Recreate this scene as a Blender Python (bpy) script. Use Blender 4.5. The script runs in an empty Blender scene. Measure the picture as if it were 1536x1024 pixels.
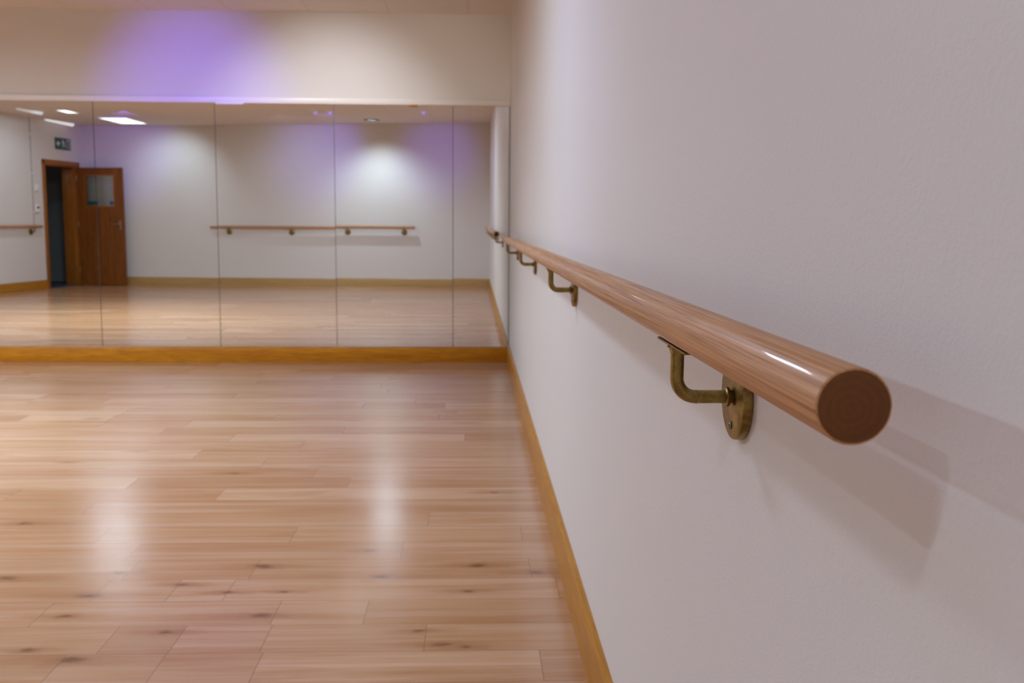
import bpy, bmesh, math, random
from mathutils import Vector, Matrix
random.seed(7)
sc = bpy.context.scene
COL = sc.collection
PI = math.pi

# ------------------------------------------------------------------ dimensions (metres)
WX = 0.2986            # face of the right wall
MY = 7.8964            # face of the mirrors
KY = 7.8665            # face of the timber plinth under them
ZC = 2.683             # ceiling
ZM = 1.995             # top of the mirrors
HK = 0.117             # plinth height
HS = 0.143             # skirting height
TS = 0.0178            # skirting thickness
BL = Vector((-6.60, -1.72))      # back left corner
BR = Vector((WX, -0.79))         # back right corner
LD = Vector((-0.187, 0.982)).normalized()          # left wall runs this way from the corner
BD = (BR - BL).normalized()
BN = Vector((-BD.y, BD.x))       # into the room from the back wall
LN = Vector((LD.y, -LD.x))       # into the room from the left wall
LEN_L = (MY + 0.2 - BL.y) / LD.y
LEN_B = (BR - BL).length
FL = BL + LD * LEN_L

# ------------------------------------------------------------------ helpers
def smooth(o, ang=40):
    for p in o.data.polygons: p.use_smooth = True
    try: o.data.set_sharp_from_angle(angle=math.radians(ang))
    except Exception: pass

def obj(name, bm, mats, parent=None, sm=None):
    bmesh.ops.recalc_face_normals(bm, faces=bm.faces)
    me = bpy.data.meshes.new(name)
    bm.to_mesh(me); bm.free()
    o = bpy.data.objects.new(name, me); COL.objects.link(o)
    for m in (mats if isinstance(mats, (list, tuple)) else [mats]): me.materials.append(m)
    if parent: o.parent = parent
    if sm: smooth(o, sm)
    return o

def tag(o, label, cat, group=None):
    o['label'] = label; o['category'] = cat
    if group: o['group'] = group
    return o

def thing(name, label, cat, loc=(0, 0, 0), rz=0, group=None):
    o = bpy.data.objects.new(name, None); COL.objects.link(o)
    o.empty_display_size = 0.05
    o.location = loc; o.rotation_euler = (0, 0, rz)
    return tag(o, label, cat, group)

def struct(name, bm, m, parent=None, sm=None, label=None, cat=None):
    o = obj(name, bm, m, parent, sm)
    if not parent:
        o['kind'] = 'structure'
        if label: tag(o, label, cat)
    return o

def box(bm, a, b, bev=0.0, seg=2, mi=0, M=None):
    x0, y0, z0 = a; x1, y1, z1 = b
    vs = [bm.verts.new(Vector(p)) for p in ((x0,y0,z0),(x1,y0,z0),(x1,y1,z0),(x0,y1,z0),(x0,y0,z1),(x1,y0,z1),(x1,y1,z1),(x0,y1,z1))]
    fs = [bm.faces.new([vs[i] for i in f]) for f in ((0,3,2,1),(4,5,6,7),(0,1,5,4),(1,2,6,5),(2,3,7,6),(3,0,4,7))]
    for f in fs: f.material_index = mi
    allv = vs
    if bev > 0:
        es = list({e for f in fs for e in f.edges})
        r = bmesh.ops.bevel(bm, geom=es, offset=bev, segments=seg, affect='EDGES', profile=0.5)
        for f in r['faces']: f.material_index = mi
        allv = list({v for v in r['verts']} | {v for v in vs if v.is_valid})
        # verts of the unbevelled faces too
        st = set(allv)
        for v in list(st):
            for f in v.link_faces: st.update(f.verts)
        allv = list(st)
    if M is not None:
        for v in allv: v.co = M @ v.co
    return allv

def sweep(bm, pts, r, seg=20, cap=True, mi=0):
    """round tube along a list of points"""
    pts = [Vector(p) for p in pts]
    rings = []; up = None
    for i, p in enumerate(pts):
        d = (pts[min(i+1, len(pts)-1)] - pts[max(i-1, 0)]).normalized()
        if up is None:
            up = Vector((0, 0, 1)) if abs(d.z) < 0.9 else Vector((0, 1, 0))
        a = d.cross(up)
        if a.length < 1e-4: a = d.cross(Vector((0, 1, 0)))
        a.normalize(); b = a.cross(d).normalized(); up = b
        rr = r[i] if isinstance(r, (list, tuple)) else r
        rings.append([bm.verts.new(p + a*math.cos(t)*rr + b*math.sin(t)*rr) for t in [2*PI*k/seg for k in range(seg)]])
    for q, s in zip(rings, rings[1:]):
        for k in range(seg):
            f = bm.faces.new((q[k], q[(k+1) % seg], s[(k+1) % seg], s[k])); f.material_index = mi
    if cap:
        f = bm.faces.new(rings[0]); f.material_index = mi
        f = bm.faces.new(rings[-1]); f.material_index = mi
    return rings

def lathe_x(bm, prof, seg=48, c=(0, 0, 0), mi=0):
    """profile of (x, radius) turned about the local x axis"""
    rings = []
    for x, r in prof:
        if r < 1e-6: rings.append([bm.verts.new((c[0]+x, c[1], c[2]))])
        else: rings.append([bm.verts.new((c[0]+x, c[1]+r*math.cos(2*PI*k/seg), c[2]+r*math.sin(2*PI*k/seg))) for k in range(seg)])
    for q, s in zip(rings, rings[1:]):
        for k in range(seg):
            if len(q) == 1 and len(s) == 1: continue
            if len(q) == 1: f = bm.faces.new((q[0], s[k], s[(k+1) % seg]))
            elif len(s) == 1: f = bm.faces.new((q[k], q[(k+1) % seg], s[0]))
            else: f = bm.faces.new((q[k], q[(k+1) % seg], s[(k+1) % seg], s[k]))
            f.material_index = mi

def prism(bm, pts2, h0, h1, fn):
    """extrude a 2D outline between h0 and h1; fn(u, v, h) -> 3D"""
    a = [bm.verts.new(fn(u, v, h0)) for u, v in pts2]; b = [bm.verts.new(fn(u, v, h1)) for u, v in pts2]
    n = len(pts2)
    bm.faces.new(a); bm.faces.new(b[::-1])
    for i in range(n): bm.faces.new((a[i], a[(i+1) % n], b[(i+1) % n], b[i]))

# ------------------------------------------------------------------ materials
class N:
    def __init__(s, name):
        s.m = bpy.data.materials.new(name); s.m.use_nodes = True
        s.t = s.m.node_tree; s.b = s.t.nodes['Principled BSDF']; s.L = s.t.links.new
    def n(s, kind, **kw):
        x = s.t.nodes.new(kind)
        for k, v in kw.items():
            if k.startswith('i_'): x.inputs[k[2:].replace('_', ' ')].default_value = v
            else: setattr(x, k, v)
        return x
    def math(s, op, a, b=None, clamp=False):
        x = s.n('ShaderNodeMath', operation=op, use_clamp=clamp)
        for i, v in enumerate((a, b)):
            if v is None: continue
            if isinstance(v, (int, float)): x.inputs[i].default_value = v
            else: s.L(v, x.inputs[i])
        return x.outputs[0]
    def mix(s, fac, a, b, blend='MIX'):
        x = s.n('ShaderNodeMix', data_type='RGBA', blend_type=blend)
        for i, v in ((0, fac), (6, a), (7, b)):
            if isinstance(v, (int, float)): x.inputs[i].default_value = v
            elif isinstance(v, tuple): x.inputs[i].default_value = (*v, 1) if len(v) == 3 else v
            else: s.L(v, x.inputs[i])
        return x.outputs[2]
    def ramp(s, fac, stops):
        x = s.n('ShaderNodeValToRGB'); e = x.color_ramp.elements
        while len(e) < len(stops): e.new(0.5)
        for el, (p, c) in zip(e, stops):
            el.position = p; el.color = (*c, 1) if isinstance(c, tuple) else (c, c, c, 1)
        s.L(fac, x.inputs[0]); return x.outputs[0]
    def coord(s, scale, which='Object', loc=(0, 0, 0)):
        c = s.n('ShaderNodeTexCoord'); mp = s.n('ShaderNodeMapping')
        mp.inputs['Scale'].default_value = scale; mp.inputs['Location'].default_value = loc
        s.L(c.outputs[which], mp.inputs['Vector']); return mp.outputs[0]
    def noise(s, vec, scale=1, detail=3, rough=0.55, out=0, dist=0):
        x = s.n('ShaderNodeTexNoise')
        x.inputs['Scale'].default_value = scale; x.inputs['Detail'].default_value = detail
        x.inputs['Roughness'].default_value = rough; x.inputs['Distortion'].default_value = dist
        s.L(vec, x.inputs['Vector']); return x.outputs[out]
    def bump(s, h, strength, dist):
        x = s.n('ShaderNodeBump'); x.inputs['Strength'].default_value = strength; x.inputs['Distance'].default_value = dist
        s.L(h, x.inputs['Height']); s.L(x.outputs[0], s.b.inputs['Normal'])
    def set(s, **kw):
        for k, v in kw.items():
            i = s.b.inputs[k.replace('_', ' ')]
            if hasattr(v, 'is_linked'): s.L(v, i)
            else: i.default_value = (*v, 1) if isinstance(v, tuple) and len(v) == 3 else v
        return s.m

def mat_paint(name, col, var=0.04, bump=0.0, bscale=420, rough=0.55, spec=0.3):
    m = N(name)
    v = m.coord((1, 1, 1))
    n1 = m.noise(v, 1.3, 3)
    c2 = tuple(max(0, c*(1-var)) for c in col)
    m.set(Base_Color=m.mix(n1, col, c2), Roughness=rough, Specular_IOR_Level=spec)
    if bump:
        a = m.noise(v, bscale, 2, 0.5); b = m.noise(v, bscale*0.31, 3, 0.55)
        h = m.math('ADD', a, m.math('MULTIPLY', b, 1.3))
        m.bump(h, bump, 0.0012)
    return m.m

def mat_wood(name, light, dark, deep, scale, rough=0.35, coat=0.0, knots=0.0, bump=0.08, contrast=1.0, spec=0.5, pores=0.0, coat_r=0.12):
    """grain runs along the axis whose scale is smallest"""
    m = N(name)
    v = m.coord(scale)
    big = m.noise(v, 1.0, 4, 0.6, dist=0.6)
    fine = m.noise(v, 5.5, 5, 0.65)
    f = m.ramp(big, [(0.32, 0.0), (0.68, 1.0)])
    g = m.ramp(fine, [(0.42, 0.0), (0.62, 1.0)])
    c = m.mix(f, light, dark)
    c = m.mix(m.math('MULTIPLY', g, 0.55*contrast), c, deep)
    if pores:
        po = m.noise(m.coord(tuple(x*4.2 for x in scale)), 1.0, 2, 0.5)
        c = m.mix(m.math('MULTIPLY', m.ramp(po, [(0.56, 0.0), (0.66, 1.0)]), pores), c, tuple(x*0.7 for x in deep))
    if knots:
        vk = m.coord(tuple(s*0.5 for s in scale))
        vo = m.n('ShaderNodeTexVoronoi'); vo.inputs['Scale'].default_value = knots
        m.L(vk, vo.inputs['Vector'])
        k = m.ramp(vo.outputs['Distance'], [(0.03, 1.0), (0.16, 0.0)])
        c = m.mix(m.math('MULTIPLY', k, 0.75), c, tuple(x*0.25 for x in deep))
    m.set(Base_Color=c, Roughness=rough, Coat_Weight=coat, Coat_Roughness=coat_r, Specular_IOR_Level=spec)
    m.bump(fine, bump, 0.0008)
    return m.m

def mat_plain(name, col, rough=0.5, metal=0.0, spec=0.5):
    m = N(name)
    n = m.noise(m.coord((1, 1, 1)), 40, 2)
    return m.set(Base_Color=m.mix(n, col, tuple(c*0.93 for c in col)), Roughness=rough, Metallic=metal, Specular_IOR_Level=spec)

def mat_emit(name, col, strength):
    m = N(name)
    return m.set(Base_Color=(0.8, 0.8, 0.8), Emission_Color=col, Emission_Strength=strength)

WALLC = (0.72, 0.695, 0.665)
M_wall_r = mat_paint('textured_cream_paint', WALLC, 0.05, 0.28, 520, 0.5, 0.3)
M_wall = mat_paint('cream_paint', WALLC, 0.04, 0.15, 200, 0.55, 0.25)
M_trimw = mat_paint('white_gloss_paint', (0.82, 0.77, 0.73), 0.03, 0, 1, 0.35, 0.4)
M_pine = mat_wood('varnished_pine_skirting', (0.56, 0.285, 0.070), (0.46, 0.215, 0.045), (0.34, 0.14, 0.025), (26, 1.6, 26), 0.33, 0.35, 0.0)
M_pine_b = mat_wood('varnished_pine_back_skirting', (0.50, 0.315, 0.115), (0.44, 0.265, 0.085), (0.34, 0.19, 0.055), (1.6, 26, 26), 0.35, 0.3, 0.0)
M_kerb = mat_wood('orange_pine_plinth', (0.58, 0.235, 0.010), (0.45, 0.160, 0.006), (0.26, 0.075, 0.004), (1.5, 18, 22), 0.45, 0.0, 0.8, spec=0.25)
M_oak = mat_wood('varnished_oak_rail', (0.62, 0.33, 0.165), (0.50, 0.242, 0.088), (0.28, 0.115, 0.034), (95, 0.9, 95), 0.42, 0.22, 0.0, 0.10, 1.0, spec=0.25, pores=0.5, coat_r=0.05)
M_door = mat_wood('brown_door_veneer', (0.27, 0.090, 0.014), (0.19, 0.056, 0.008), (0.10, 0.028, 0.004), (14, 14, 1.1), 0.42, 0.03, spec=0.25)
M_frame = mat_wood('brown_frame_timber', (0.40, 0.150, 0.022), (0.31, 0.105, 0.014), (0.20, 0.06, 0.007), (20, 20, 1.2), 0.40, 0.05, spec=0.3)

# cut end of the rail: rings of end grain
def mat_endgrain():
    m = N('rail_end_grain')
    v = m.coord((1, 1, 1), loc=(-OUT-0.002, 0, 0.001))
    w = m.n('ShaderNodeTexWave', wave_type='RINGS', rings_direction='Y'); w.inputs['Scale'].default_value = 60
    w.inputs['Distortion'].default_value = 3.0; w.inputs['Detail'].default_value = 3; w.inputs['Detail Scale'].default_value = 2
    m.L(v, w.inputs['Vector'])
    n = m.noise(v, 260, 3)
    c = m.mix(m.math('MULTIPLY', w.outputs['Fac'], 0.45), (0.155, 0.055, 0.011), (0.105, 0.034, 0.006))
    c = m.mix(m.math('MULTIPLY', n, 0.4), c, (0.19, 0.07, 0.024))
    return m.set(Base_Color=c, Roughness=0.6, Specular_IOR_Level=0.25)

def mat_brass():
    m = N('antique_brass')
    v = m.coord((1, 1, 1))
    n = m.noise(v, 55, 4, 0.65); n2 = m.noise(v, 420, 2)
    c = m.ramp(n, [(0.3, (0.13, 0.088, 0.024)), (0.55, (0.30, 0.212, 0.062)), (0.8, (0.42, 0.30, 0.10))])
    r = m.ramp(n2, [(0.3, 0.30), (0.7, 0.42)])
    return m.set(Base_Color=c, Metallic=1.0, Roughness=r)
M_brass = mat_brass()
M_screw = mat_plain('steel_screw', (0.22, 0.19, 0.15), 0.4, 1.0)
M_dark = mat_plain('dark_recess', (0.02, 0.018, 0.015), 0.7)

def mat_mirror():
    m = N('mirror_silvering')
    g = m.n('ShaderNodeBsdfGlossy'); g.inputs['Color'].default_value = (0.90, 0.905, 0.87, 1); g.inputs['Roughness'].default_value = 0.0
    m.L(g.outputs[0], m.t.nodes['Material Output'].inputs['Surface'])
    return m.m
M_mirror = mat_mirror()
M_medge = mat_plain('mirror_edge_glass', (0.10, 0.13, 0.13), 0.25)
M_chrome = mat_plain('satin_brass', (0.42, 0.34, 0.24), 0.32, 1.0)

def mat_floor():
    m = N('oak_plank_floor')
    at = m.n('ShaderNodeAttribute', attribute_name='tone')       # r tone, g grain seed, b warmth
    sep = m.n('ShaderNodeSeparateColor'); m.L(at.outputs['Color'], sep.inputs[0])
    tone, seed, warm = sep.outputs[0], sep.outputs[1], sep.outputs[2]
    uv = m.n('ShaderNodeUVMap', uv_map='plank')
    suv = m.n('ShaderNodeSeparateXYZ'); m.L(uv.outputs[0], suv.inputs[0])
    tc = m.n('ShaderNodeTexCoord')
    sp = m.n('ShaderNodeSeparateXYZ'); m.L(tc.outputs['Object'], sp.inputs[0])
    def gv(sx, sy):
        c = m.n('ShaderNodeCombineXYZ')
        m.L(m.math('MULTIPLY', sp.outputs[0], sx), c.inputs[0]); m.L(m.math('MULTIPLY', sp.outputs[1], sy), c.inputs[1])
        m.L(m.math('MULTIPLY', seed, 40.0), c.inputs[2]); return c.outputs[0]
    big = m.noise(gv(1.1, 11), 1.0, 4, 0.6, dist=0.8)
    fine = m.noise(gv(3.5, 95), 1.0, 4, 0.6)
    patch = m.noise(gv(1.6, 5), 1.0, 2, 0.5)
    c = m.ramp(tone, [(0.0, (0.355, 0.168, 0.070)), (0.5, (0.455, 0.246, 0.124)), (1.0, (0.56, 0.348, 0.212))])
    c = m.mix(m.math('MULTIPLY', warm, 0.35), c, (0.50, 0.255, 0.155))
    f = m.ramp(big, [(0.45, 0.0), (0.72, 1.0)])
    c = m.mix(m.math('MULTIPLY', f, 0.75), c, (0.35, 0.150, 0.050))
    g = m.ramp(fine, [(0.45, 0.0), (0.75, 1.0)])
    c = m.mix(m.math('MULTIPLY', g, 0.38), c, (0.33, 0.145, 0.06))
    st = m.noise(gv(0.9, 34), 1.0, 3, 0.6, dist=0.5)
    c = m.mix(m.math('MULTIPLY', m.ramp(st, [(0.50, 0.0), (0.72, 1.0)]), 0.42), c, (0.36, 0.160, 0.062))
    st2 = m.noise(gv(0.7, 24), 1.0, 2, 0.5, dist=0.5)
    c = m.mix(m.math('MULTIPLY', m.ramp(st2, [(0.50, 0.0), (0.72, 1.0)]), 0.35), c, (0.62, 0.43, 0.30))
    p = m.ramp(patch, [(0.5, 0.0), (0.8, 1.0)])
    c = m.mix(m.math('MULTIPLY', p, 0.25), c, (0.58, 0.385, 0.255))
    # knots: the large ones near the camera where they lie, and a sparse scatter over the rest
    K = KNOTS
    wn = m.n('ShaderNodeSeparateColor'); m.L(m.noise(gv(22, 40), 1.0, 2, 0.5, out=1), wn.inputs[0])
    wx = m.math('ADD', sp.outputs[0], m.math('MULTIPLY', m.math('SUBTRACT', wn.outputs[0], 0.5), 0.045))
    wy = m.math('ADD', sp.outputs[1], m.math('MULTIPLY', m.math('SUBTRACT', wn.outputs[1], 0.5), 0.024))
    acc = halo = None
    for (kx, ky, ks) in K:
        dx = m.math('MULTIPLY', m.math('SUBTRACT', wx, kx), 1/(0.025*ks))
        dy = m.math('MULTIPLY', m.math('SUBTRACT', wy, ky), 1/(0.0135*ks))
        d2 = m.math('ADD', m.math('MULTIPLY', dx, dx), m.math('MULTIPLY', dy, dy))
        e = m.math('DIVIDE', 1.0, m.math('ADD', 1.0, m.math('MULTIPLY', d2, d2)))
        hx = m.math('MULTIPLY', dx, 0.17); hy = m.math('MULTIPLY', dy, 0.50)
        h2 = m.math('ADD', m.math('MULTIPLY', hx, hx), m.math('MULTIPLY', hy, hy))
        e2 = m.math('DIVIDE', 1.0, m.math('ADD', 1.0, m.math('MULTIPLY', h2, h2)))
        acc = e if acc is None else m.math('MAXIMUM', acc, e)
        halo = e2 if halo is None else m.math('MAXIMUM', halo, e2)
    nz = m.noise(gv(14, 40), 1.0, 3, 0.6)
    acc = m.math('MULTIPLY', acc, m.math('ADD', m.math('MULTIPLY', nz, 1.1), 0.30), True)
    vv = m.n('ShaderNodeTexVoronoi'); vv.inputs['Scale'].default_value = 1.0; m.L(gv(1.5, 4.2), vv.inputs['Vector'])
    sc_ = m.ramp(vv.outputs['Distance'], [(0.02, 1.0), (0.13, 0.0)])
    far = m.math('MULTIPLY', sc_, m.math('GREATER_THAN', sp.outputs[1], 3.7))
    acc = m.math('MAXIMUM', acc, m.math('MULTIPLY', far, 0.5))
    c = m.mix(m.math('MULTIPLY', halo, m.math('ADD', 0.22, m.math('MULTIPLY', nz, 0.75)), True), c, (0.30, 0.120, 0.040))
    c = m.mix(m.math('MULTIPLY', acc, 0.90), c, (0.13, 0.040, 0.010))
    # dark joints between the planks
    v = suv.outputs[1]; u = suv.outputs[0]
    ed = m.math('MINIMUM', v, m.math('SUBTRACT', 0.1785, v))
    lng = m.math('MULTIPLY', m.math('LESS_THAN', ed, 0.0013), 0.72)
    eu = m.math('MULTIPLY', m.math('LESS_THAN', u, 0.0022), 0.70)
    c = m.mix(m.math('MAXIMUM', lng, eu), c, (0.16, 0.065, 0.03))
    r = m.ramp(fine, [(0.3, 0.18), (0.8, 0.25)])
    m.set(Base_Color=c, Roughness=r, Specular_IOR_Level=0.8)
    wav = m.noise(gv(0.9, 3.0), 1.0, 2)
    m.bump(m.math('ADD', m.math('MULTIPLY', fine, 0.10), m.math('MULTIPLY', wav, 1.0)), 0.25, 0.004)
    return m.m

def mat_ceiling():
    m = N('ceiling_tiles')
    v = m.coord((1, 1, 1))
    s = m.n('ShaderNodeSeparateXYZ'); m.L(v, s.inputs[0])
    def line(o, off):
        f = m.math('FRACT', m.math('MULTIPLY', m.math('ADD', o, off), 1/0.6))
        return m.math('LESS_THAN', m.math('ABSOLUTE', m.math('SUBTRACT', f, 0.5)), 0.011)
    g = m.math('MAXIMUM', line(s.outputs[0], 0.33+6), line(s.outputs[1], 0.02+6))
    n = m.noise(v, 90, 3)
    c = m.mix(n, (0.84, 0.76, 0.69), (0.78, 0.70, 0.63))
    c = m.mix(m.math('MULTIPLY', g, 0.18), c, (0.42, 0.34, 0.29))
    return m.set(Base_Color=c, Roughness=0.8, Specular_IOR_Level=0.15)

# ------------------------------------------------------------------ floor
KNOTS = [(0.023,3.125,1.1),(-0.282,3.028,1.0),(0.206,3.059,1.0),(-0.336,3.281,0.7),(-0.011,2.902,0.7),(-0.076,2.52,0.8),(-0.018,2.502,0.6),
         (-0.143,2.609,0.6),(-1.001,2.447,1.4),(-1.134,2.51,0.7),(-0.824,2.616,0.7),(-1.131,2.89,1.2),(-1.139,2.734,0.8),(-0.588,2.725,1.0),
         (-0.725,2.907,0.7),(-0.88,2.972,0.7),(-0.559,2.909,0.6),(-1.104,3.082,0.7),(-0.669,3.134,1.2),(-1.624,3.611,1.1),(-1.046,4.335,0.9),
         (-1.435,3.042,1.2),(0.097,4.004,0.8)]
ROW = 0.1785; Y0 = 2.479
JOINTS = {-2: [-0.279], -1: [0.176, -0.534, -0.779, -1.029], 0: [-0.123, -0.545, -0.777, -0.958], 1: [-0.299, -0.553, -1.206],
          2: [0.262, -0.727, -0.892, -1.108], 3: [0.188, -0.69], 4: [-0.233, -1.129], 5: [0.178, -0.628, -1.297], 6: [-0.16, -2.1],
          7: [-1.469], 8: [-1.018]}
# tone of the planks named from the right wall leftwards
TONES = {-2: [.5, .6], -1: [.30, .85, .55, .5, .45], 0: [.5, .35, .55, .25, .5], 1: [.38, .62, .5, .5], 2: [.4, .72, .6, .55, .5], 3: [.15, .38, .45],
         4: [.62, .30, .5], 5: [.40, .62, .5, .5], 6: [.78, .45, .4], 7: [.18, .4], 8: [.95, .45]}
def make_floor():
    bm = bmesh.new()
    uvl = bm.loops.layers.uv.new('plank'); cl = bm.loops.layers.float_color.new('tone')
    xl, xr = -9.2, WX + 0.02
    k0 = int(math.floor((-3.2 - Y0)/ROW)); k1 = int(math.ceil((MY + 0.05 - Y0)/ROW))
    for k in range(k0, k1):
        ya, yb = Y0 + k*ROW, Y0 + (k+1)*ROW
        cuts = [xr]
        for j in JOINTS.get(k, []): cuts.append(j)
        if k not in JOINTS: cuts.append(xr - random.uniform(0.2, 1.9))
        while cuts[-1] > xl: cuts.append(cuts[-1] - random.choice((0.45, 0.9, 1.2, 1.5, 1.8, 2.1)) * random.uniform(0.85, 1.1))
        cuts[-1] = xl
        tn = TONES.get(k, [])
        for i in range(len(cuts)-1):
            b, a = cuts[i], cuts[i+1]
            vs = [bm.verts.new(p) for p in ((a, ya, 0), (b, ya, 0), (b, yb, 0), (a, yb, 0))]
            f = bm.faces.new(vs)
            t = tn[i] if i < len(tn) else min(1, max(0, random.gauss(0.5, 0.3)))
            colr = (t, random.random(), random.random()**1.5, 1)
            for lp, (u, v) in zip(f.loops, ((0, 0), (b-a, 0), (b-a, ROW), (0, ROW))):
                lp[uvl].uv = (u, v); lp[cl] = colr
    bmesh.ops.remove_doubles(bm, verts=bm.verts, dist=1e-6)
    return bm
o = struct('floor', make_floor(), mat_floor(), label='polished oak plank floor running across the room to the mirrors', cat='floor')

# ------------------------------------------------------------------ room shell
def wall_run(bm, p, q, n, z0, z1, th=0.12):
    """upright slab whose face p-q looks along n"""
    p = Vector((p.x, p.y, 0)); q = Vector((q.x, q.y, 0)); n = Vector((n.x, n.y, 0))
    vs = [bm.verts.new(v) for v in (p+Vector((0,0,z0)), q+Vector((0,0,z0)), q+Vector((0,0,z1)), p+Vector((0,0,z1)),
                                    p-n*th+Vector((0,0,z0)), q-n*th+Vector((0,0,z0)), q-n*th+Vector((0,0,z1)), p-n*th+Vector((0,0,z1)))]
    for f in ((0,1,2,3),(7,6,5,4),(0,4,5,1),(1,5,6,2),(2,6,7,3),(3,7,4,0)): bm.faces.new([vs[i] for i in f])

V2 = lambda x, y: Vector((x, y))
bm = bmesh.new(); wall_run(bm, V2(WX, BR.y-0.14), V2(WX, MY+0.16), V2(-1, 0), -0.02, ZC+0.05)
struct('wall_right', bm, M_wall_r, label='cream textured wall on the right carrying the long barre', cat='wall')
bm = bmesh.new(); wall_run(bm, V2(FL.x-0.1, MY+0.010), V2(WX, MY+0.010), V2(0, -1), -0.02, ZC+0.05)
struct('wall_front', bm, M_wall, label='cream wall above and behind the mirrors at the far end', cat='wall')
bm = bmesh.new(); wall_run(bm, BL - BD*0.02, BR, BN, -0.02, ZC+0.05)
struct('wall_back', bm, M_wall, label='cream back wall seen in the mirrors', cat='wall')
T0, T1, DZ = 0.195, 1.105, 2.0      # door opening along the left wall
bm = bmesh.new()
wall_run(bm, BL, BL + LD*T0, LN, -0.02, ZC+0.05)
wall_run(bm, BL + LD*T0, BL + LD*T1, LN, DZ, ZC+0.05)
wall_run(bm, BL + LD*T1, FL, LN, -0.02, ZC+0.05)
struct('wall_left', bm, M_wall, label='cream wall with the doorway seen at left in the mirrors', cat='wall')

# ceiling with square openings for the recessed downlights
CANS = [(-1.58, -0.40)]
CS = 0.085
def make_ceiling():
    bm = bmesh.new()
    xs = sorted([-9.2, WX+0.02] + [c[0]+s for c in CANS for s in (-CS, CS)])
    ys = sorted([-2.6, MY+0.02] + [c[1]+s for c in CANS for s in (-CS, CS)])
    V = {}
    def v(x, y):
        if (x, y) not in V: V[(x, y)] = bm.verts.new((x, y, ZC))
        return V[(x, y)]
    for a, b in zip(xs, xs[1:]):
        for c, d in zip(ys, ys[1:]):
            mx, my = (a+b)/2, (c+d)/2
            if any(abs(mx-p) < CS and abs(my-q) < CS for p, q in CANS): continue
            bm.faces.new((v(a, c), v(b, c), v(b, d), v(a, d)))
    return bm
struct('ceiling', make_ceiling(), mat_ceiling(), label='pale tiled suspended ceiling', cat='ceiling')

# skirtings: moulded profile swept along a wall; local frame u along wall, w out from wall
SK = [(0, 0), (TS, 0), (TS, HS-0.012), (TS-0.002, HS-0.005), (TS-0.006, HS-0.001), (TS-0.010, HS), (0.0, HS)]
def skirting(name, p, n, length, mat, label, h=1.0):
    """built in a local frame (x along the wall) so the grain follows it"""
    bm = bmesh.new()
    prism(bm, SK, 0, length, (lambda w, z, u: Vector((u, w, z*h))))
    o = struct(name, bm, mat, sm=30, label=label, cat='skirting board')
    o.location = (p.x, p.y, 0)
    o.rotation_euler = (0, 0, math.atan2(-n.x, n.y))
    return o
M_pine_u = mat_wood('varnished_pine', (0.50, 0.225, 0.022), (0.40, 0.165, 0.012), (0.29, 0.105, 0.006), (1.6, 26, 26), 0.33, 0.05, spec=0.25)
skirting('baseboard_right', V2(WX, BR.y+TS), V2(-1, 0), KY - BR.y - TS, M_pine_u, 'varnished pine skirting along the foot of the right wall')
bb = skirting('baseboard_back', BR - BD*TS, BN, LEN_B - TS, M_pine_b, 'pale pine skirting at the foot of the back wall in the mirrors')
bb.location = (BL.x, BL.y, 0); bb.rotation_euler = (0, 0, math.atan2(BD.y, BD.x))
s0 = BL + LD*(T1+0.062)
skirting('baseboard_left', FL, LN, (FL - s0).length, M_pine_u, 'pine skirting left of the doorway in the mirrors')

# timber plinth under the mirrors
bm = bmesh.new(); box(bm, (FL.x+0.3, KY, 0), (WX-0.0005, MY+0.0095, HK), 0.003)
struct('baseboard_front', bm, M_kerb, sm=30, label='knotty orange pine plinth running beneath the mirrors', cat='plinth')
# painted strip above the mirrors
bm = bmesh.new(); box(bm, (FL.x+0.3, MY-0.006, ZM+0.001), (WX-0.0005, MY+0.0098, ZM+0.047), 0.003)
struct('trim_1', bm, M_trimw, sm=30, label='white painted batten along the top edge of the mirrors', cat='trim')

# ------------------------------------------------------------------ mirrors
SEAMS = [-3.803, -2.886, -1.968, -1.060, -0.1454, WX-0.006]
MLAB = ['tall frameless mirror panel at far left, reflecting the exit sign and doorway',
        'tall frameless mirror panel second from left, reflecting the window of the brown door',
        'tall frameless mirror panel reflecting the left half of the far barre',
        'tall frameless mirror panel reflecting the right end of the far barre',
        'narrow frameless mirror panel in the corner beside the right wall']
TILT = [0.0, 0.0, 0.02, 0.07, 0.12]
for i, (a, b) in enumerate(zip(SEAMS, SEAMS[1:])):
    bm = bmesh.new()
    w = b - a - 0.0025; h = ZM - HK
    box(bm, (-w/2, -0.004, 0), (w/2, 0.005, h), 0.0012, 1, mi=1)
    bm.faces.ensure_lookup_table()
    for f in bm.faces:
        f.normal_update()
        if f.calc_area() > 0.3*w*h: f.material_index = 0
    o = obj('wall_mirror', bm, [M_mirror, M_medge])
    o.location = ((a+b)/2, MY+0.004, HK+0.0005)
    o.rotation_euler = (math.radians(TILT[i]), 0, 0)
    tag(o, MLAB[i], 'mirror', 'mirror panels covering the far wall')

# little clips that hold the mirror tops
bm = bmesh.new(); box(bm, (-0.105, -0.008, -0.014), (0.105, 0.004, 0.0), 0.002); box(bm, (-0.105, -0.009, -0.014), (0.105, -0.005, 0.006), 0.0015)
o = obj('mirror_clip', bm, M_trimw, sm=30); o.location = (-1.85, MY-0.008, ZM+0.004)
tag(o, 'white clip on the top edge of the mirrors above the longer reflected barre', 'clip')
bm = bmesh.new(); box(bm, (-0.035, -0.008, -0.016), (0.035, 0.004, 0.0), 0.002); sweep(bm, [(0, -0.0125, -0.008), (0, -0.006, -0.008)], 0.004, 12)
o = obj('mirror_clip', bm, M_pine_u, sm=30); o.location = (-0.45, MY-0.008, ZM+0.003)
tag(o, 'small brown clip on the top edge of the mirrors near the right wall', 'clip')

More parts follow.
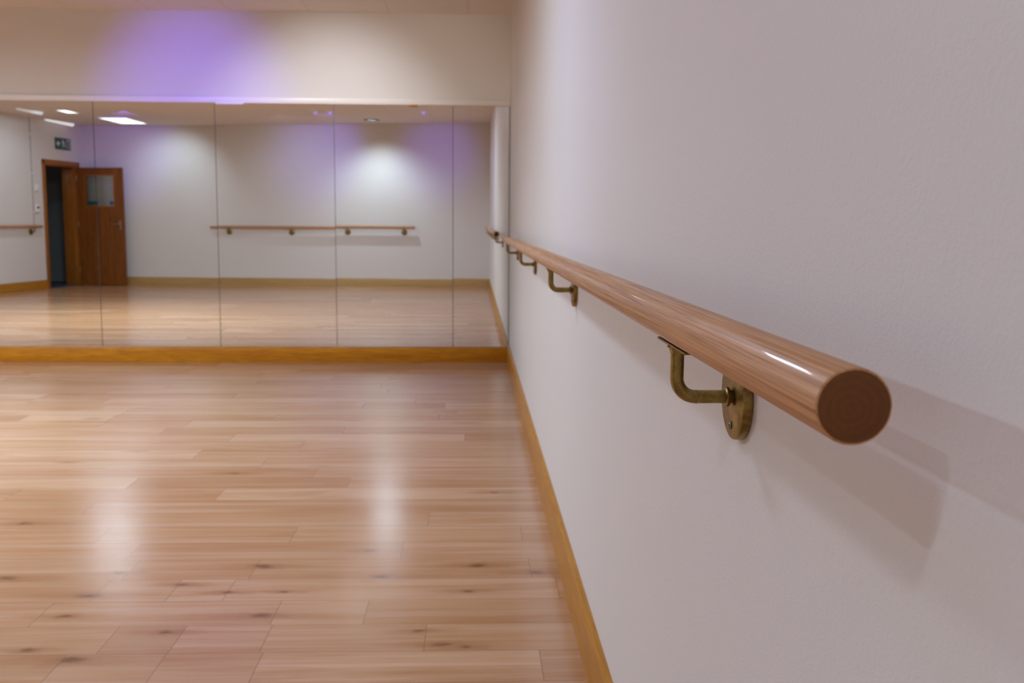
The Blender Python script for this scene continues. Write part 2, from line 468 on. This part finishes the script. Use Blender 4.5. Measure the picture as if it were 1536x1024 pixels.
# ------------------------------------------------------------------ barres
RR = 0.0235           # rail radius
OUT = WX - 0.2258     # rail axis from the wall
ZR = 0.9935           # rail axis height
ZA = 0.9111           # arm height
TT = 0.0112; RP = 0.0474
TR = 0.0074
M_end = mat_endgrain()
def make_bracket(parent):
    """local frame: x out of the wall, y along the rail, z up; origin on the wall at arm height"""
    drop = ZR - RR - ZA
    R = 0.021
    pts = [(TT-0.002, 0, 0), (TT+0.02, 0, 0)]
    for k in range(0, 13):
        a = -PI/2 + (PI/2)*k/12
        pts.append((OUT - R + R*math.cos(a), 0, R + R*math.sin(a)))
    pts.append((OUT, 0, drop-0.0035))
    bm = bmesh.new(); sweep(bm, pts, TR, 28)
    # weld seam where the bend meets the straight arm, and the flare under the rail
    sweep(bm, [(OUT-R-0.0025, 0, 0), (OUT-R-0.0008, 0, 0), (OUT-R+0.0008, 0, 0)], [TR*1.001, TR+0.0005, TR*1.001], 28, cap=False)
    sweep(bm, [(OUT, 0, drop-0.012), (OUT, 0, drop-0.007), (OUT, 0, drop-0.003)], [TR, TR+0.0012, TR+0.0045], 28)
    arm = obj('bracket', bm, M_brass, parent, 35)
    bm = bmesh.new()
    lathe_x(bm, [(0.0004, 0), (0.0004, RP), (TT-0.0022, RP), (TT-0.0007, RP-0.0008), (TT, RP-0.0024), (TT, 0)], 64)
    obj('wall_plate', bm, M_brass, arm, 30)
    bm = bmesh.new()
    lathe_x(bm, [(TT-0.001, TR+0.0001), (TT-0.001, TR+0.0032), (TT+0.0006, TR+0.0038), (TT+0.0026, TR+0.0036), (TT+0.0036, TR+0.0022), (TT+0.0040, TR+0.0001)], 40, (0.0045, 0, 0))
    obj('collar', bm, M_brass, arm, 40)
    bm = bmesh.new(); box(bm, (OUT-0.009, -0.075, drop-0.0030), (OUT+0.009, 0.075, drop-0.0006), 0.0008)
    obj('saddle_plate', bm, M_brass, arm, 30)
    for ang in (-90, 90):
        a = math.radians(ang); r = 0.0325
        c = (TT, r*math.cos(a), r*math.sin(a))
        bm = bmesh.new()
        lathe_x(bm, [(-0.001, 0.0042), (0.0010, 0.0042), (0.0016, 0.0036), (0.0019, 0.0026), (0.0012, 0.0022), (0.0012, 0)], 20, c)
        box(bm, (c[0]+0.0011, c[1]-0.0004, c[2]-0.0021), (c[0]+0.00175, c[1]+0.0004, c[2]+0.0021), mi=1)
        box(bm, (c[0]+0.0011, c[1]-0.0021, c[2]-0.0004), (c[0]+0.00175, c[1]+0.0021, c[2]+0.0004), mi=1)
        s = obj('screw', bm, [M_screw, M_dark], arm, 30)
    return arm

def make_rail(length, parent):
    bm = bmesh.new(); b = 0.0016
    seg = 72
    prof = [(0, RR-b), (b*0.3, RR-b*0.3), (b, RR), (length-b, RR), (length-b*0.3, RR-b*0.3), (length, RR-b)]
    # extra rings keep the long quads tame
    n = max(2, int(length/0.5)); mids = [(b + (length-2*b)*k/n, RR) for k in range(1, n)]
    prof = prof[:3] + mids + prof[3:]
    rings = [[bm.verts.new((OUT + r*math.cos(2*PI*k/seg), y, r*math.sin(2*PI*k/seg))) for k in range(seg)] for y, r in prof]
    for q, s in zip(rings, rings[1:]):
        for k in range(seg): bm.faces.new((q[k], q[(k+1) % seg], s[(k+1) % seg], s[k]))
    for rg in (rings[0], rings[-1]):
        c = bm.verts.new((OUT, rg[0].co.y, 0))
        for k in range(seg):
            f = bm.faces.new((rg[k], rg[(k+1) % seg], c)); f.material_index = 1
    o = obj('rail', bm, [M_oak, M_end], parent, 40)
    o.location = (0, 0, ZR - ZA)
    return o

def copy_tree(o, parent, depth=0):
    c = o.copy(); COL.objects.link(c); c.parent = parent
    for ch in list(o.children): copy_tree(ch, c, depth+1)
    return c

def make_barre(label, origin, ang, length, spots, proto=None, arm_proto=None):
    """origin: foot of the rail's start on the wall; local x out of the wall, y along it"""
    t = thing('barre', label, 'ballet barre', (origin.x, origin.y, ZA), ang, 'wooden barres on the studio walls')
    make_rail(length, t)
    first = None
    for y in spots:
        if first is None and arm_proto is None: a = make_bracket(t)
        else: a = copy_tree(arm_proto or first, t)
        first = first or a
        a.location = (0, y, 0)
    return t, first
# right wall: x out = -X, so y runs towards -Y; start the local y at the far end
YE, YF = 0.5731, 6.72
b1, arm0 = make_barre('long round oak barre on brass brackets along the right wall, cut end nearest the camera',
                      V2(WX, YF), PI, YF-YE, [YF-1.0788-1.7626*k for k in range(4)])
# the rail of the back wall and of the left wall, seen in the mirrors
make_barre('oak barre on the back wall, seen whole in the middle of the mirrors',
           BL + BD*5.719, math.atan2(BN.y, BN.x), 5.719-2.237, [5.719-t for t in (2.538, 3.619, 4.578, 5.534)], arm_proto=arm0)
# left wall: local y for an x-axis along LN is rotate(LN, 90 deg) = +LD, so start at the doorway end
make_barre('oak barre on the left wall, ending beside the doorway in the mirrors',
           BL + LD*1.337, math.atan2(LN.y, LN.x), 3.0, [0.192, 1.28, 2.36], arm_proto=arm0)

# ------------------------------------------------------------------ doorway
def dpt(t, w, z): # along left wall, out of the wall into the room
    p = BL + LD*t + LN*w
    return Vector((p.x, p.y, z))
door = thing('door_1', 'brown wooden door standing open against the back wall, seen in the mirrors', 'door', (BL.x, BL.y, 0), math.atan2(LD.y, LD.x))
door['kind'] = 'structure'
# local: x along the left wall, y = away from the room (left of LD) ; room side is -y
fw, fd = 0.060, 0.018
bm = bmesh.new()
D = 0.26   # depth of the lining
for (a, b, c, d) in ((T0-fw, T0+0.012, 0, DZ+fw-0.012), (T1-0.012, T1+fw, 0, DZ+fw-0.012)):
    box(bm, (a, -fd, c+0.001), (b, 0.0005, DZ+fw), 0.004)
box(bm, (T0-fw, -fd, DZ-0.012), (T1+fw, 0.0005, DZ+fw), 0.004)
box(bm, (T0, -0.004, 0.001), (T0+0.03, D, DZ), 0.002)
box(bm, (T1-0.03, -0.004, 0.001), (T1, D, DZ), 0.002)
box(bm, (T0, -0.004, DZ-0.03), (T1, D, DZ-0.0005), 0.002)
box(bm, (T0+0.03, 0.05, 0.001), (T0+0.042, 0.09, DZ-0.03), 0.001)
box(bm, (T1-0.042, 0.05, 0.001), (T1-0.03, 0.09, DZ-0.03), 0.001)
obj('door_frame', bm, M_frame, door, 30)
# leaf: local x from hinge to latch edge, parented with its own frame
LW, LH, LT = 0.80, 1.965, 0.042
wx0, wx1, wz0, wz1 = 0.135, 0.655, 1.315, 1.845
bm = bmesh.new()
for (a, b, c, d) in ((0, wx0, 0, LH), (wx1, LW, 0, LH), (wx0, wx1, 0, wz0), (wx0, wx1, wz1, LH)):
    box(bm, (a, 0, c), (b, LT, d))
bmesh.ops.remove_doubles(bm, verts=bm.verts, dist=1e-5)
seen = {}
for f in list(bm.faces):
    k = tuple(sorted(v.index for v in f.verts))
bm.verts.index_update()
for f in list(bm.faces):
    k = tuple(sorted(v.index for v in f.verts))
    if k in seen:
        bmesh.ops.delete(bm, geom=[f, seen[k]], context='FACES_ONLY') if seen[k] is not None else None
        seen[k] = None
    else: seen[k] = f
leaf = obj('door_leaf', bm, M_door, door)
# hinge on the near corner jamb; leaf stands out from the left wall along the back wall
hp = BL + LD*(T0+0.005) + LN*(fd+0.004)
ldir = (BD + BN*0.02).normalized()
loc_ang = math.atan2(ldir.y, ldir.x) - math.atan2(LD.y, LD.x)
rel = hp - BL
ca, sa = math.cos(-math.atan2(LD.y, LD.x)), math.sin(-math.atan2(LD.y, LD.x))
leaf.location = (rel.x*ca - rel.y*sa, rel.x*sa + rel.y*ca, 0.008)
leaf.rotation_euler = (0, 0, loc_ang)
# glazing bead and pane
bm = bmesh.new(); g = 0.018
for s in (-0.004, LT-0.006):
    box(bm, (wx0-0.004, s, wz0-0.004), (wx0+g, s+0.010, wz1+0.004), 0.002); box(bm, (wx1-g, s, wz0-0.004), (wx1+0.004, s+0.010, wz1+0.004), 0.002)
    box(bm, (wx0, s, wz0-0.004), (wx1, s+0.010, wz0+g), 0.002); box(bm, (wx0, s, wz1-g), (wx1, s+0.010, wz1+0.004), 0.002)
obj('window_bead', bm, M_frame, leaf, 30)
mg = N('door_glass')
tr = mg.n('ShaderNodeBsdfTransparent'); tr.inputs[0].default_value = (0.90, 0.93, 0.92, 1)
gl = mg.n('ShaderNodeBsdfGlossy'); gl.inputs['Roughness'].default_value = 0.03
fr = mg.n('ShaderNodeFresnel'); fr.inputs['IOR'].default_value = 1.6
mx = mg.n('ShaderNodeMixShader'); mg.L(fr.outputs[0], mx.inputs[0]); mg.L(tr.outputs[0], mx.inputs[1]); mg.L(gl.outputs[0], mx.inputs[2])
mg.L(mx.outputs[0], mg.t.nodes['Material Output'].inputs['Surface'])
bm = bmesh.new(); box(bm, (wx0+0.002, LT/2-0.003, wz0+0.002), (wx1-0.002, LT/2+0.003, wz1-0.002))
obj('window_pane', bm, mg.m, leaf)
M_green = mat_plain('dark_green_sticker', (0.015, 0.075, 0.05), 0.4)
M_blue = mat_plain('blue_sticker', (0.03, 0.10, 0.42), 0.4)
M_white = mat_plain('white_plastic', (0.88, 0.88, 0.88), 0.4)
bm = bmesh.new(); box(bm, (wx0+0.03, LT/2+0.0032, wz0+0.022), (wx0+0.21, LT/2+0.0042, wz0+0.092))
obj('sticker', bm, M_green, leaf)['label'] = 'dark green sticker in the corner of the door window'
bm = bmesh.new(); sweep(bm, [(wx1-0.065, LT/2+0.0032, wz0+0.062), (wx1-0.065, LT/2+0.0042, wz0+0.062)], 0.036, 28)
st = obj('sticker', bm, M_blue, leaf); st['label'] = 'round blue sticker in the corner of the door window'
# lever handle on a back plate (room face)
bm = bmesh.new(); box(bm, (LW-0.085, LT, 0.93), (LW-0.045, LT+0.006, 1.08), 0.003)
sweep(bm, [(LW-0.065, LT+0.004, 1.03), (LW-0.065, LT+0.045, 1.03), (LW-0.072, LT+0.054, 1.03), (LW-0.085, LT+0.056, 1.03), (LW-0.185, LT+0.056, 1.028)], 0.009, 14)
obj('handle', bm, M_chrome, leaf, 40)
for z in (0.22, 0.98, 1.74):
    bm = bmesh.new(); sweep(bm, [(-0.004, LT+0.004, z), (-0.004, LT+0.004, z+0.09)], 0.006, 12)
    obj('hinge', bm, M_chrome, leaf, 40)

# dim lobby beyond the doorway
M_lobby = mat_paint('dim_grey_paint', (0.20, 0.20, 0.19), 0.05, 0, 1, 0.7)
M_carpet = mat_plain('dark_blue_carpet', (0.03, 0.045, 0.07), 0.9)
M_blk = mat_plain('black_skirting', (0.012, 0.012, 0.014), 0.6)
bm = bmesh.new()
def lob(a, b):  # a box in the left wall's frame, y away from the room
    A = Matrix.Translation((BL.x, BL.y, 0)) @ Matrix.Rotation(math.atan2(LD.y, LD.x), 4, 'Z')
    box(bm, a, b, M=A)
lob((-0.6, 1.60, 0.0), (2.6, 1.66, 2.45)); lob((-0.66, D, 0.0), (-0.6, 1.66, 2.45)); lob((2.6, D, 0.0), (2.66, 1.66, 2.45)); lob((-0.66, D-0.10, 2.40), (2.66, 1.66, 2.45))
lob((-0.66, 0.13, 0.0), (T0-0.001, D-0.001, 2.45)); lob((T1+0.001, 0.13, 0.0), (2.66, D-0.001, 2.45)); lob((T0, 0.13, DZ+0.001), (T1, D-0.001, 2.45))
struct('wall_lobby', bm, M_lobby, label='dim grey lobby walls seen through the doorway', cat='wall')
bm = bmesh.new(); lob((-0.6, 0.0, -0.02), (2.6, 1.60, 0.004))
struct('floor_lobby', bm, M_carpet, label='dark carpet beyond the doorway', cat='floor')
bm = bmesh.new(); lob((-0.59, 1.582, 0.005), (2.59, 1.599, 0.15))
struct('baseboard_lobby', bm, M_blk, label='black skirting in the dim lobby', cat='skirting board')

# ------------------------------------------------------------------ exit sign over the doorway
EA = math.atan2(LD.y, LD.x) + PI     # local x: towards the back corner; +y is into the room
def on_left(name, label, cat, t, z, group=None):
    p = BL + LD*t
    # a viewer facing the left wall sees +LD on the right: local x = LD, local y = -LN
    return thing(name, label, cat, (p.x + LN.x*0.0008, p.y + LN.y*0.0008, z), math.atan2(LD.y, LD.x), group)
M_sgreen = mat_plain('exit_green', (0.012, 0.105, 0.075), 0.4)
M_swhite = mat_plain('exit_white', (0.75, 0.78, 0.76), 0.4)
sg = on_left('exit_sign', 'green emergency exit sign with white running figure and arrow above the doorway', 'sign', 0.575, 2.335)
SW, SH = 0.42, 0.185
bm = bmesh.new(); box(bm, (-SW/2, -0.016, -SH/2), (SW/2, 0, SH/2), 0.003)
obj('sign_board', bm, M_sgreen, sg, 30)
def flat(name, polys, m, y=-0.0163):
    bm = bmesh.new()
    for poly in polys: prism(bm, poly, y-0.0012, y+0.0006, lambda u, v, h: Vector((u, h, v)))
    return obj(name, bm, m, sg)
k = SH*0.4
def limb(p, q, w0, w1):
    d = (Vector(q)-Vector(p)).normalized(); n = Vector((-d.y, d.x))
    p = Vector(p); q = Vector(q)
    return [tuple(p+n*w0), tuple(p-n*w0), tuple(q-n*w1), tuple(q+n*w1)]
# arrow pointing right
flat('arrow', [[(0.085, 0.010), (0.085, -0.010), (0.135, -0.010), (0.135, 0.010)], [(0.128, 0.048), (0.128, -0.048), (0.192, 0)]], M_swhite)
# running figure
hd = [(0.012+0.013*math.cos(a), 0.055+0.013*math.sin(a)) for a in [2*PI*i/16 for i in range(16)]]
flat('running_figure', [hd, limb((0.004, 0.038), (-0.016, -0.008), 0.014, 0.012), limb((0.004, 0.036), (0.032, 0.018), 0.006, 0.005), limb((0.032, 0.018), (0.048, 0.030), 0.005, 0.004),
      limb((-0.004, 0.034), (-0.034, 0.030), 0.006, 0.005), limb((-0.034, 0.030), (-0.046, 0.008), 0.005, 0.004),
      limb((-0.012, -0.006), (0.018, -0.028), 0.008, 0.006), limb((0.018, -0.028), (0.010, -0.064), 0.006, 0.005),
      limb((-0.018, -0.006), (-0.030, -0.036), 0.008, 0.006), limb((-0.030, -0.036), (-0.062, -0.040), 0.006, 0.005)], M_swhite)
# doorway outline
flat('doorway_symbol', [[(-0.178, -0.074), (-0.178, 0.074), (-0.096, 0.074), (-0.096, 0.060), (-0.164, 0.060), (-0.164, -0.074)],
                        [(-0.096, -0.074), (-0.110, -0.074), (-0.110, 0.060), (-0.096, 0.060)]], M_swhite)

# thermostat, blank box and cable conduit on the left wall
th = on_left('thermostat', 'small white thermostat with a blue display beside the doorway', 'thermostat', 1.345, 1.275)
bm = bmesh.new(); box(bm, (-0.05, -0.028, -0.06), (0.05, 0, 0.06), 0.006); obj('casing', bm, M_white, th, 30)
bm = bmesh.new(); box(bm, (-0.033, -0.0295, 0.0), (0.033, -0.0275, 0.036), 0.0006); obj('display', bm, mat_plain('blue_display', (0.10, 0.13, 0.30), 0.25), th)
bm = bmesh.new(); sweep(bm, [(0, -0.034, -0.03), (0, -0.027, -0.03)], 0.012, 20); obj('dial', bm, M_white, th, 40)
sb = on_left('wall_box', 'plain white control box on the wall above the thermostat', 'box', 1.335, 1.60)
bm = bmesh.new(); box(bm, (-0.045, -0.024, -0.05), (0.045, 0, 0.05), 0.006); obj('casing', bm, M_white, sb, 30)
bm = bmesh.new(); box(bm, (-0.022, -0.027, -0.022), (0.022, -0.022, 0.022), 0.003); obj('rocker', bm, M_trimw, sb, 30)
cd = on_left('cable_conduit', 'thin grey cable conduit running from ceiling down to the barre by the doorway', 'conduit', 1.435, 1.02)
bm = bmesh.new(); box(bm, (-0.010, -0.012, 0), (0.010, 0, ZC-1.02-0.001), 0.002)
tube = obj('conduit_tube', bm, mat_plain('grey_plastic', (0.49, 0.46, 0.43), 0.5), cd, 30)
for z in (0.2, 0.8, 1.4):
    bm = bmesh.new(); box(bm, (-0.016, -0.0145, z-0.008), (0.016, 0.0, z+0.008), 0.002); obj('clip', bm, M_white, tube, 30)

# ------------------------------------------------------------------ ceiling lights
M_led = mat_emit('led_diffuser', (0.88, 0.94, 1.0), 1.7)
def panel(label, x, y, w, l, rz, group='square ceiling lights seen in the mirrors'):
    t = thing('ceiling_light', label, 'ceiling light', (x, y, ZC), rz, group)
    bm = bmesh.new(); b = 0.018
    for q in (((-w/2, -l/2), (w/2, -l/2+b)), ((-w/2, l/2-b), (w/2, l/2)), ((-w/2, -l/2+b), (-w/2+b, l/2-b)), ((w/2-b, -l/2+b), (w/2, l/2-b))):
        box(bm, (*q[0], -0.012), (*q[1], -0.0005), 0.002)
    obj('frame', bm, M_white, t, 30)
    bm = bmesh.new(); box(bm, (-w/2+b-0.001, -l/2+b-0.001, -0.009), (w/2-b+0.001, l/2-b+0.001, -0.001)); obj('diffuser', bm, M_led, t)
panel('large bright square ceiling light above the open door in the mirrors', -5.55, -0.70, 0.46, 0.95, math.radians(3))
panel('small bright square ceiling light left of the large one in the mirrors', -5.92, 0.60, 0.20, 0.44, math.radians(3))
def strip(label, p, q, e):  # dim glowing bars, tapered to imitate fading bright streaks on the ceiling
    M_dim = mat_emit('dim_streak_glow', (0.95, 0.93, 1.0), e)
    p, q = Vector((*p, ZC)), Vector((*q, ZC)); d = q - p
    t = thing('ceiling_streak', label, 'strip light', p, math.atan2(d.y, d.x), 'soft glowing streaks along the left of the ceiling')
    L = d.length
    bm = bmesh.new(); box(bm, (0, -0.05, -0.012), (L, 0.05, -0.0005), 0.003); obj('casing', bm, M_white, t, 30)
    bm = bmesh.new(); sweep(bm, [(0.01, 0, -0.012), (0.02, 0, -0.02), (L-0.02, 0, -0.02), (L-0.01, 0, -0.012)], [0.010, 0.016, 0.036, 0.03], 16); obj('diffuser', bm, M_dim, t, 40)
strip('faint glowing ceiling streak nearest the left edge of the mirrors', (-6.46, 1.05), (-6.33, 0.5), 0.22)
strip('glowing ceiling streak above the exit sign in the mirrors', (-6.70, -0.50), (-6.575, -1.28), 0.55)

# recessed downlights: a deep can with the lamp up inside it
def lamp(kind, name, loc, target, energy, col, size=1.2, blend=0.6, radius=0.03, sx=None, sy=None):
    l = bpy.data.lights.new(name, kind); l.energy = energy; l.color = col
    o = bpy.data.objects.new(name, l); COL.objects.link(o); o.location = loc
    if kind == 'SPOT': l.spot_size = size; l.spot_blend = blend; l.shadow_soft_size = radius
    elif kind == 'AREA':
        l.shape = 'RECTANGLE'; l.size = sx; l.size_y = sy
    elif kind == 'POINT': l.shadow_soft_size = radius
    d = Vector(target) - Vector(loc)
    o.rotation_euler = d.to_track_quat('-Z', 'Y').to_euler()
    return o
M_can = mat_plain('downlight_baffle', (0.008, 0.008, 0.008), 0.8, 0.0, 0.1)
CANLAB = ['recessed ceiling downlight close to the back wall', ]
for (x, y), lb in zip(CANS, CANLAB):
    t = thing('downlight', lb, 'downlight', (x, y, ZC), 0, None)
    bm = bmesh.new()
    n = 40; r0, r1 = CS*0.92, CS*1.5
    rings = [[bm.verts.new((r*math.cos(2*PI*k/n), r*math.sin(2*PI*k/n), z)) for k in range(n)] for r, z in ((r1, -0.0005), (r1, -0.003), (r0, -0.004), (r0, 0.11), (r0*0.6, 0.125))]
    for q, s in zip(rings, rings[1:]):
        for k in range(n): bm.faces.new((q[k], q[(k+1) % n], s[(k+1) % n], s[k]))
    bm.faces.new(rings[-1])
    obj('housing', bm, M_can, t, 40)

WHITE = (0.69, 0.875, 1.07); VIO = (0.17, 0.11, 1.0)
for (x, y), e in zip(CANS, (105,)):
    lamp('SPOT', 'downlight_lamp', (x, y, ZC+0.055), (x, y, 0), e, WHITE, math.radians(136), 1.0, 0.038)

# violet effect spots on the ceiling, aimed at the back wall
M_vio = mat_emit('violet_lens', (0.17, 0.09, 0.85), 0.75)
for (x, y), lb in zip(((-2.26, 0.92), (-2.05, 0.94), (-0.70, 0.99)),
                      ('small violet ceiling spot, left of the close pair in the mirrors', 'small violet ceiling spot, right of the close pair in the mirrors',
                       'single small violet ceiling spot near the right wall in the mirrors')):
    t = thing('violet_spotlight', lb, 'spotlight', (x, y, ZC), 0, 'violet effect spots on the ceiling')
    bm = bmesh.new()
    n = 28
    rings = [[bm.verts.new((r*math.cos(2*PI*k/n), r*math.sin(2*PI*k/n), z)) for k in range(n)] for r, z in ((0.045, -0.0005), (0.045, -0.010), (0.038, -0.014), (0.028, -0.014), (0.028, -0.0005))]
    for q, s in zip(rings, rings[1:]):
        for k in range(n): bm.faces.new((q[k], q[(k+1) % n], s[(k+1) % n], s[k]))
    obj('bezel', bm, M_white, t, 40)
    bm = bmesh.new()
    rr = [(0.027, -0.006), (0.027, -0.020), (0.022, -0.036), (0.012, -0.046)]
    rings = [[bm.verts.new((r*math.cos(2*PI*k/n), r*math.sin(2*PI*k/n), z)) for k in range(n)] for r, z in rr]
    for q, s in zip(rings, rings[1:]):
        for k in range(n): bm.faces.new((q[k], q[(k+1) % n], s[(k+1) % n], s[k]))
    bm.faces.new(rings[-1])
    obj('lens', bm, M_vio, t, 40)

def wall_y(x): return BL.y + (x-BL.x)*BD.y/BD.x
for x, y, tx, tz, e in ((-0.70, 0.99, -0.55, 2.15, 38), (-2.05, 0.94, -2.50, 2.2, 62), (-5.0, 0.9, -5.85, 2.25, 70)):
    lamp('SPOT', 'violet_lamp', (x, y, ZC-0.06), (tx, wall_y(tx), tz), e, VIO, math.radians(50), 1.0, 0.0)
lamp('SPOT', 'white_wash_or_fill', (-2.9, 0.5, ZC-0.05), (-2.9, wall_y(-2.9), 0.95), 26, WHITE, math.radians(120), 1.0, 0.0)  # unseen soft fill added to brighten the back wall
# spots that wash the wall above the mirrors; unseen fill lamps added among them
lamp('SPOT', 'violet_lamp', (-2.14, 6.0, ZC-0.06), (-2.14, MY, 2.04), 95, VIO, math.radians(52), 1.0, 0.0)
lamp('SPOT', 'violet_lamp', (-1.35, 3.2, ZC-0.06), (WX, 3.0, 1.9), 13, VIO, math.radians(60), 1.0, 0.0)
lamp('SPOT', 'white_wash_or_fill', (-1.12, 6.2, ZC-0.05), (-1.10, MY, 1.66), 74, (0.88, 0.92, 1.0), math.radians(70), 1.0, 0.05)
lamp('SPOT', 'white_wash_or_fill', (-0.35, 6.2, ZC-0.05), (-0.35, MY, 1.8), 14, (1.0, 0.92, 0.8), math.radians(84), 1.0, 0.0)  # warm unseen fill added for the right part of this wall
lamp('SPOT', 'white_wash_or_fill', (-4.9, -0.5, ZC-0.05), (-4.95, wall_y(-4.95), 1.6), 32, WHITE, math.radians(100), 1.0, 0.0)  # unseen fill added to make up for the dimmed ceiling light
lamp('SPOT', 'white_wash_or_fill', (-6.0, 0.9, ZC-0.05), (-6.9, 0.1, 1.2), 26, WHITE, math.radians(120), 1.0, 0.0)  # unseen fill added to lift the left wall
lamp('SPOT', 'violet_lamp', (-0.70, 0.99, ZC-0.055), (-0.70, 0.99, 0), 5.5, (0.36, 0.27, 1.0), math.radians(150), 0.35, 0.03)
lamp('SPOT', 'violet_lamp', (-1.25, 2.7, ZC-0.05), (-1.25, 2.7, 0), 3.5, VIO, math.radians(150), 0.3, 0.04)  # unseen lamp added to put a violet highlight on the rail
lamp('SPOT', 'rail_shadow_lamp', (-0.98, -0.32, ZC-0.03), (WX, 0.8, 0.95), 30, WHITE, math.radians(100), 1.0, 0.10)  # unseen lamp added to strengthen the barre's shadow on the wall
# area lamps out of frame, some added as fill for the room
for x, y, e, spr, a, b in ((-1.08, 3.3, 27, 174, 0.26, 0.7), (-4.2, 4.15, 158, 174, 0.5, 0.5), (-2.4, 5.4, 24, 130, 0.4, 0.4), (-5.0, 5.6, 28, 130, 0.4, 0.4)):
    lamp('AREA', 'panel_or_fill_lamp', (x, y, ZC-0.005), (x, y, 0), e, WHITE, sx=a, sy=b).data.spread = math.radians(spr)

for x, y, e in ((-3.2, 6.2, 42), (-1.5, 6.1, 30)):  # unseen spots added to brighten the far floor
    lamp('SPOT', 'floor_fill_lamp', (x, y, ZC-0.02), (x, y, 0), e, WHITE, math.radians(110), 1.0, 0.0)
# weak unseen fill added to lift the lobby
lp = BL + LD*1.5 - LN*1.25
lamp('POINT', 'lobby_fill', (lp.x, lp.y, 2.3), (0, 0, 0), 2.2, (1, 0.97, 0.92), radius=0.05)

# ------------------------------------------------------------------ world
w = bpy.data.worlds.new('world'); sc.world = w; w.use_nodes = True
bgn = w.node_tree.nodes.get('Background') or w.node_tree.nodes.new('ShaderNodeBackground')
bgn.inputs[0].default_value = (0.05, 0.05, 0.05, 1); bgn.inputs[1].default_value = 1.0

# ------------------------------------------------------------------ camera
cam = bpy.data.cameras.new('camera'); co = bpy.data.objects.new('camera', cam); COL.objects.link(co)
F = Vector((0.04057777, 0.99220964, -0.1177857)); Rv = Vector((0.99917493, -0.04009397, 0.00647506)); U = Vector((-0.00170212, 0.11795126, 0.99301793))
co.matrix_world = Matrix(((Rv.x, U.x, -F.x, 0), (Rv.y, U.y, -F.y, 0), (Rv.z, U.z, -F.z, 1.1), (0, 0, 0, 1)))
cam.sensor_width = 36; cam.lens = 1500/1536*36; cam.clip_start = 0.02
cam.dof.use_dof = True; cam.dof.focus_distance = 1.12; cam.dof.aperture_fstop = 11.0
sc.camera = co

sc.view_settings.view_transform = 'Standard'; sc.view_settings.look = 'None'
sc.view_settings.exposure = 0.2
cy = sc.cycles
cy.max_bounces = 12; cy.diffuse_bounces = 7; cy.glossy_bounces = 6; cy.transmission_bounces = 6
cy.caustics_reflective = False; cy.caustics_refractive = False; cy.sample_clamp_indirect = 6
try:
    cy.use_denoising = True; cy.denoiser = 'OPENIMAGEDENOISE'
except Exception: pass
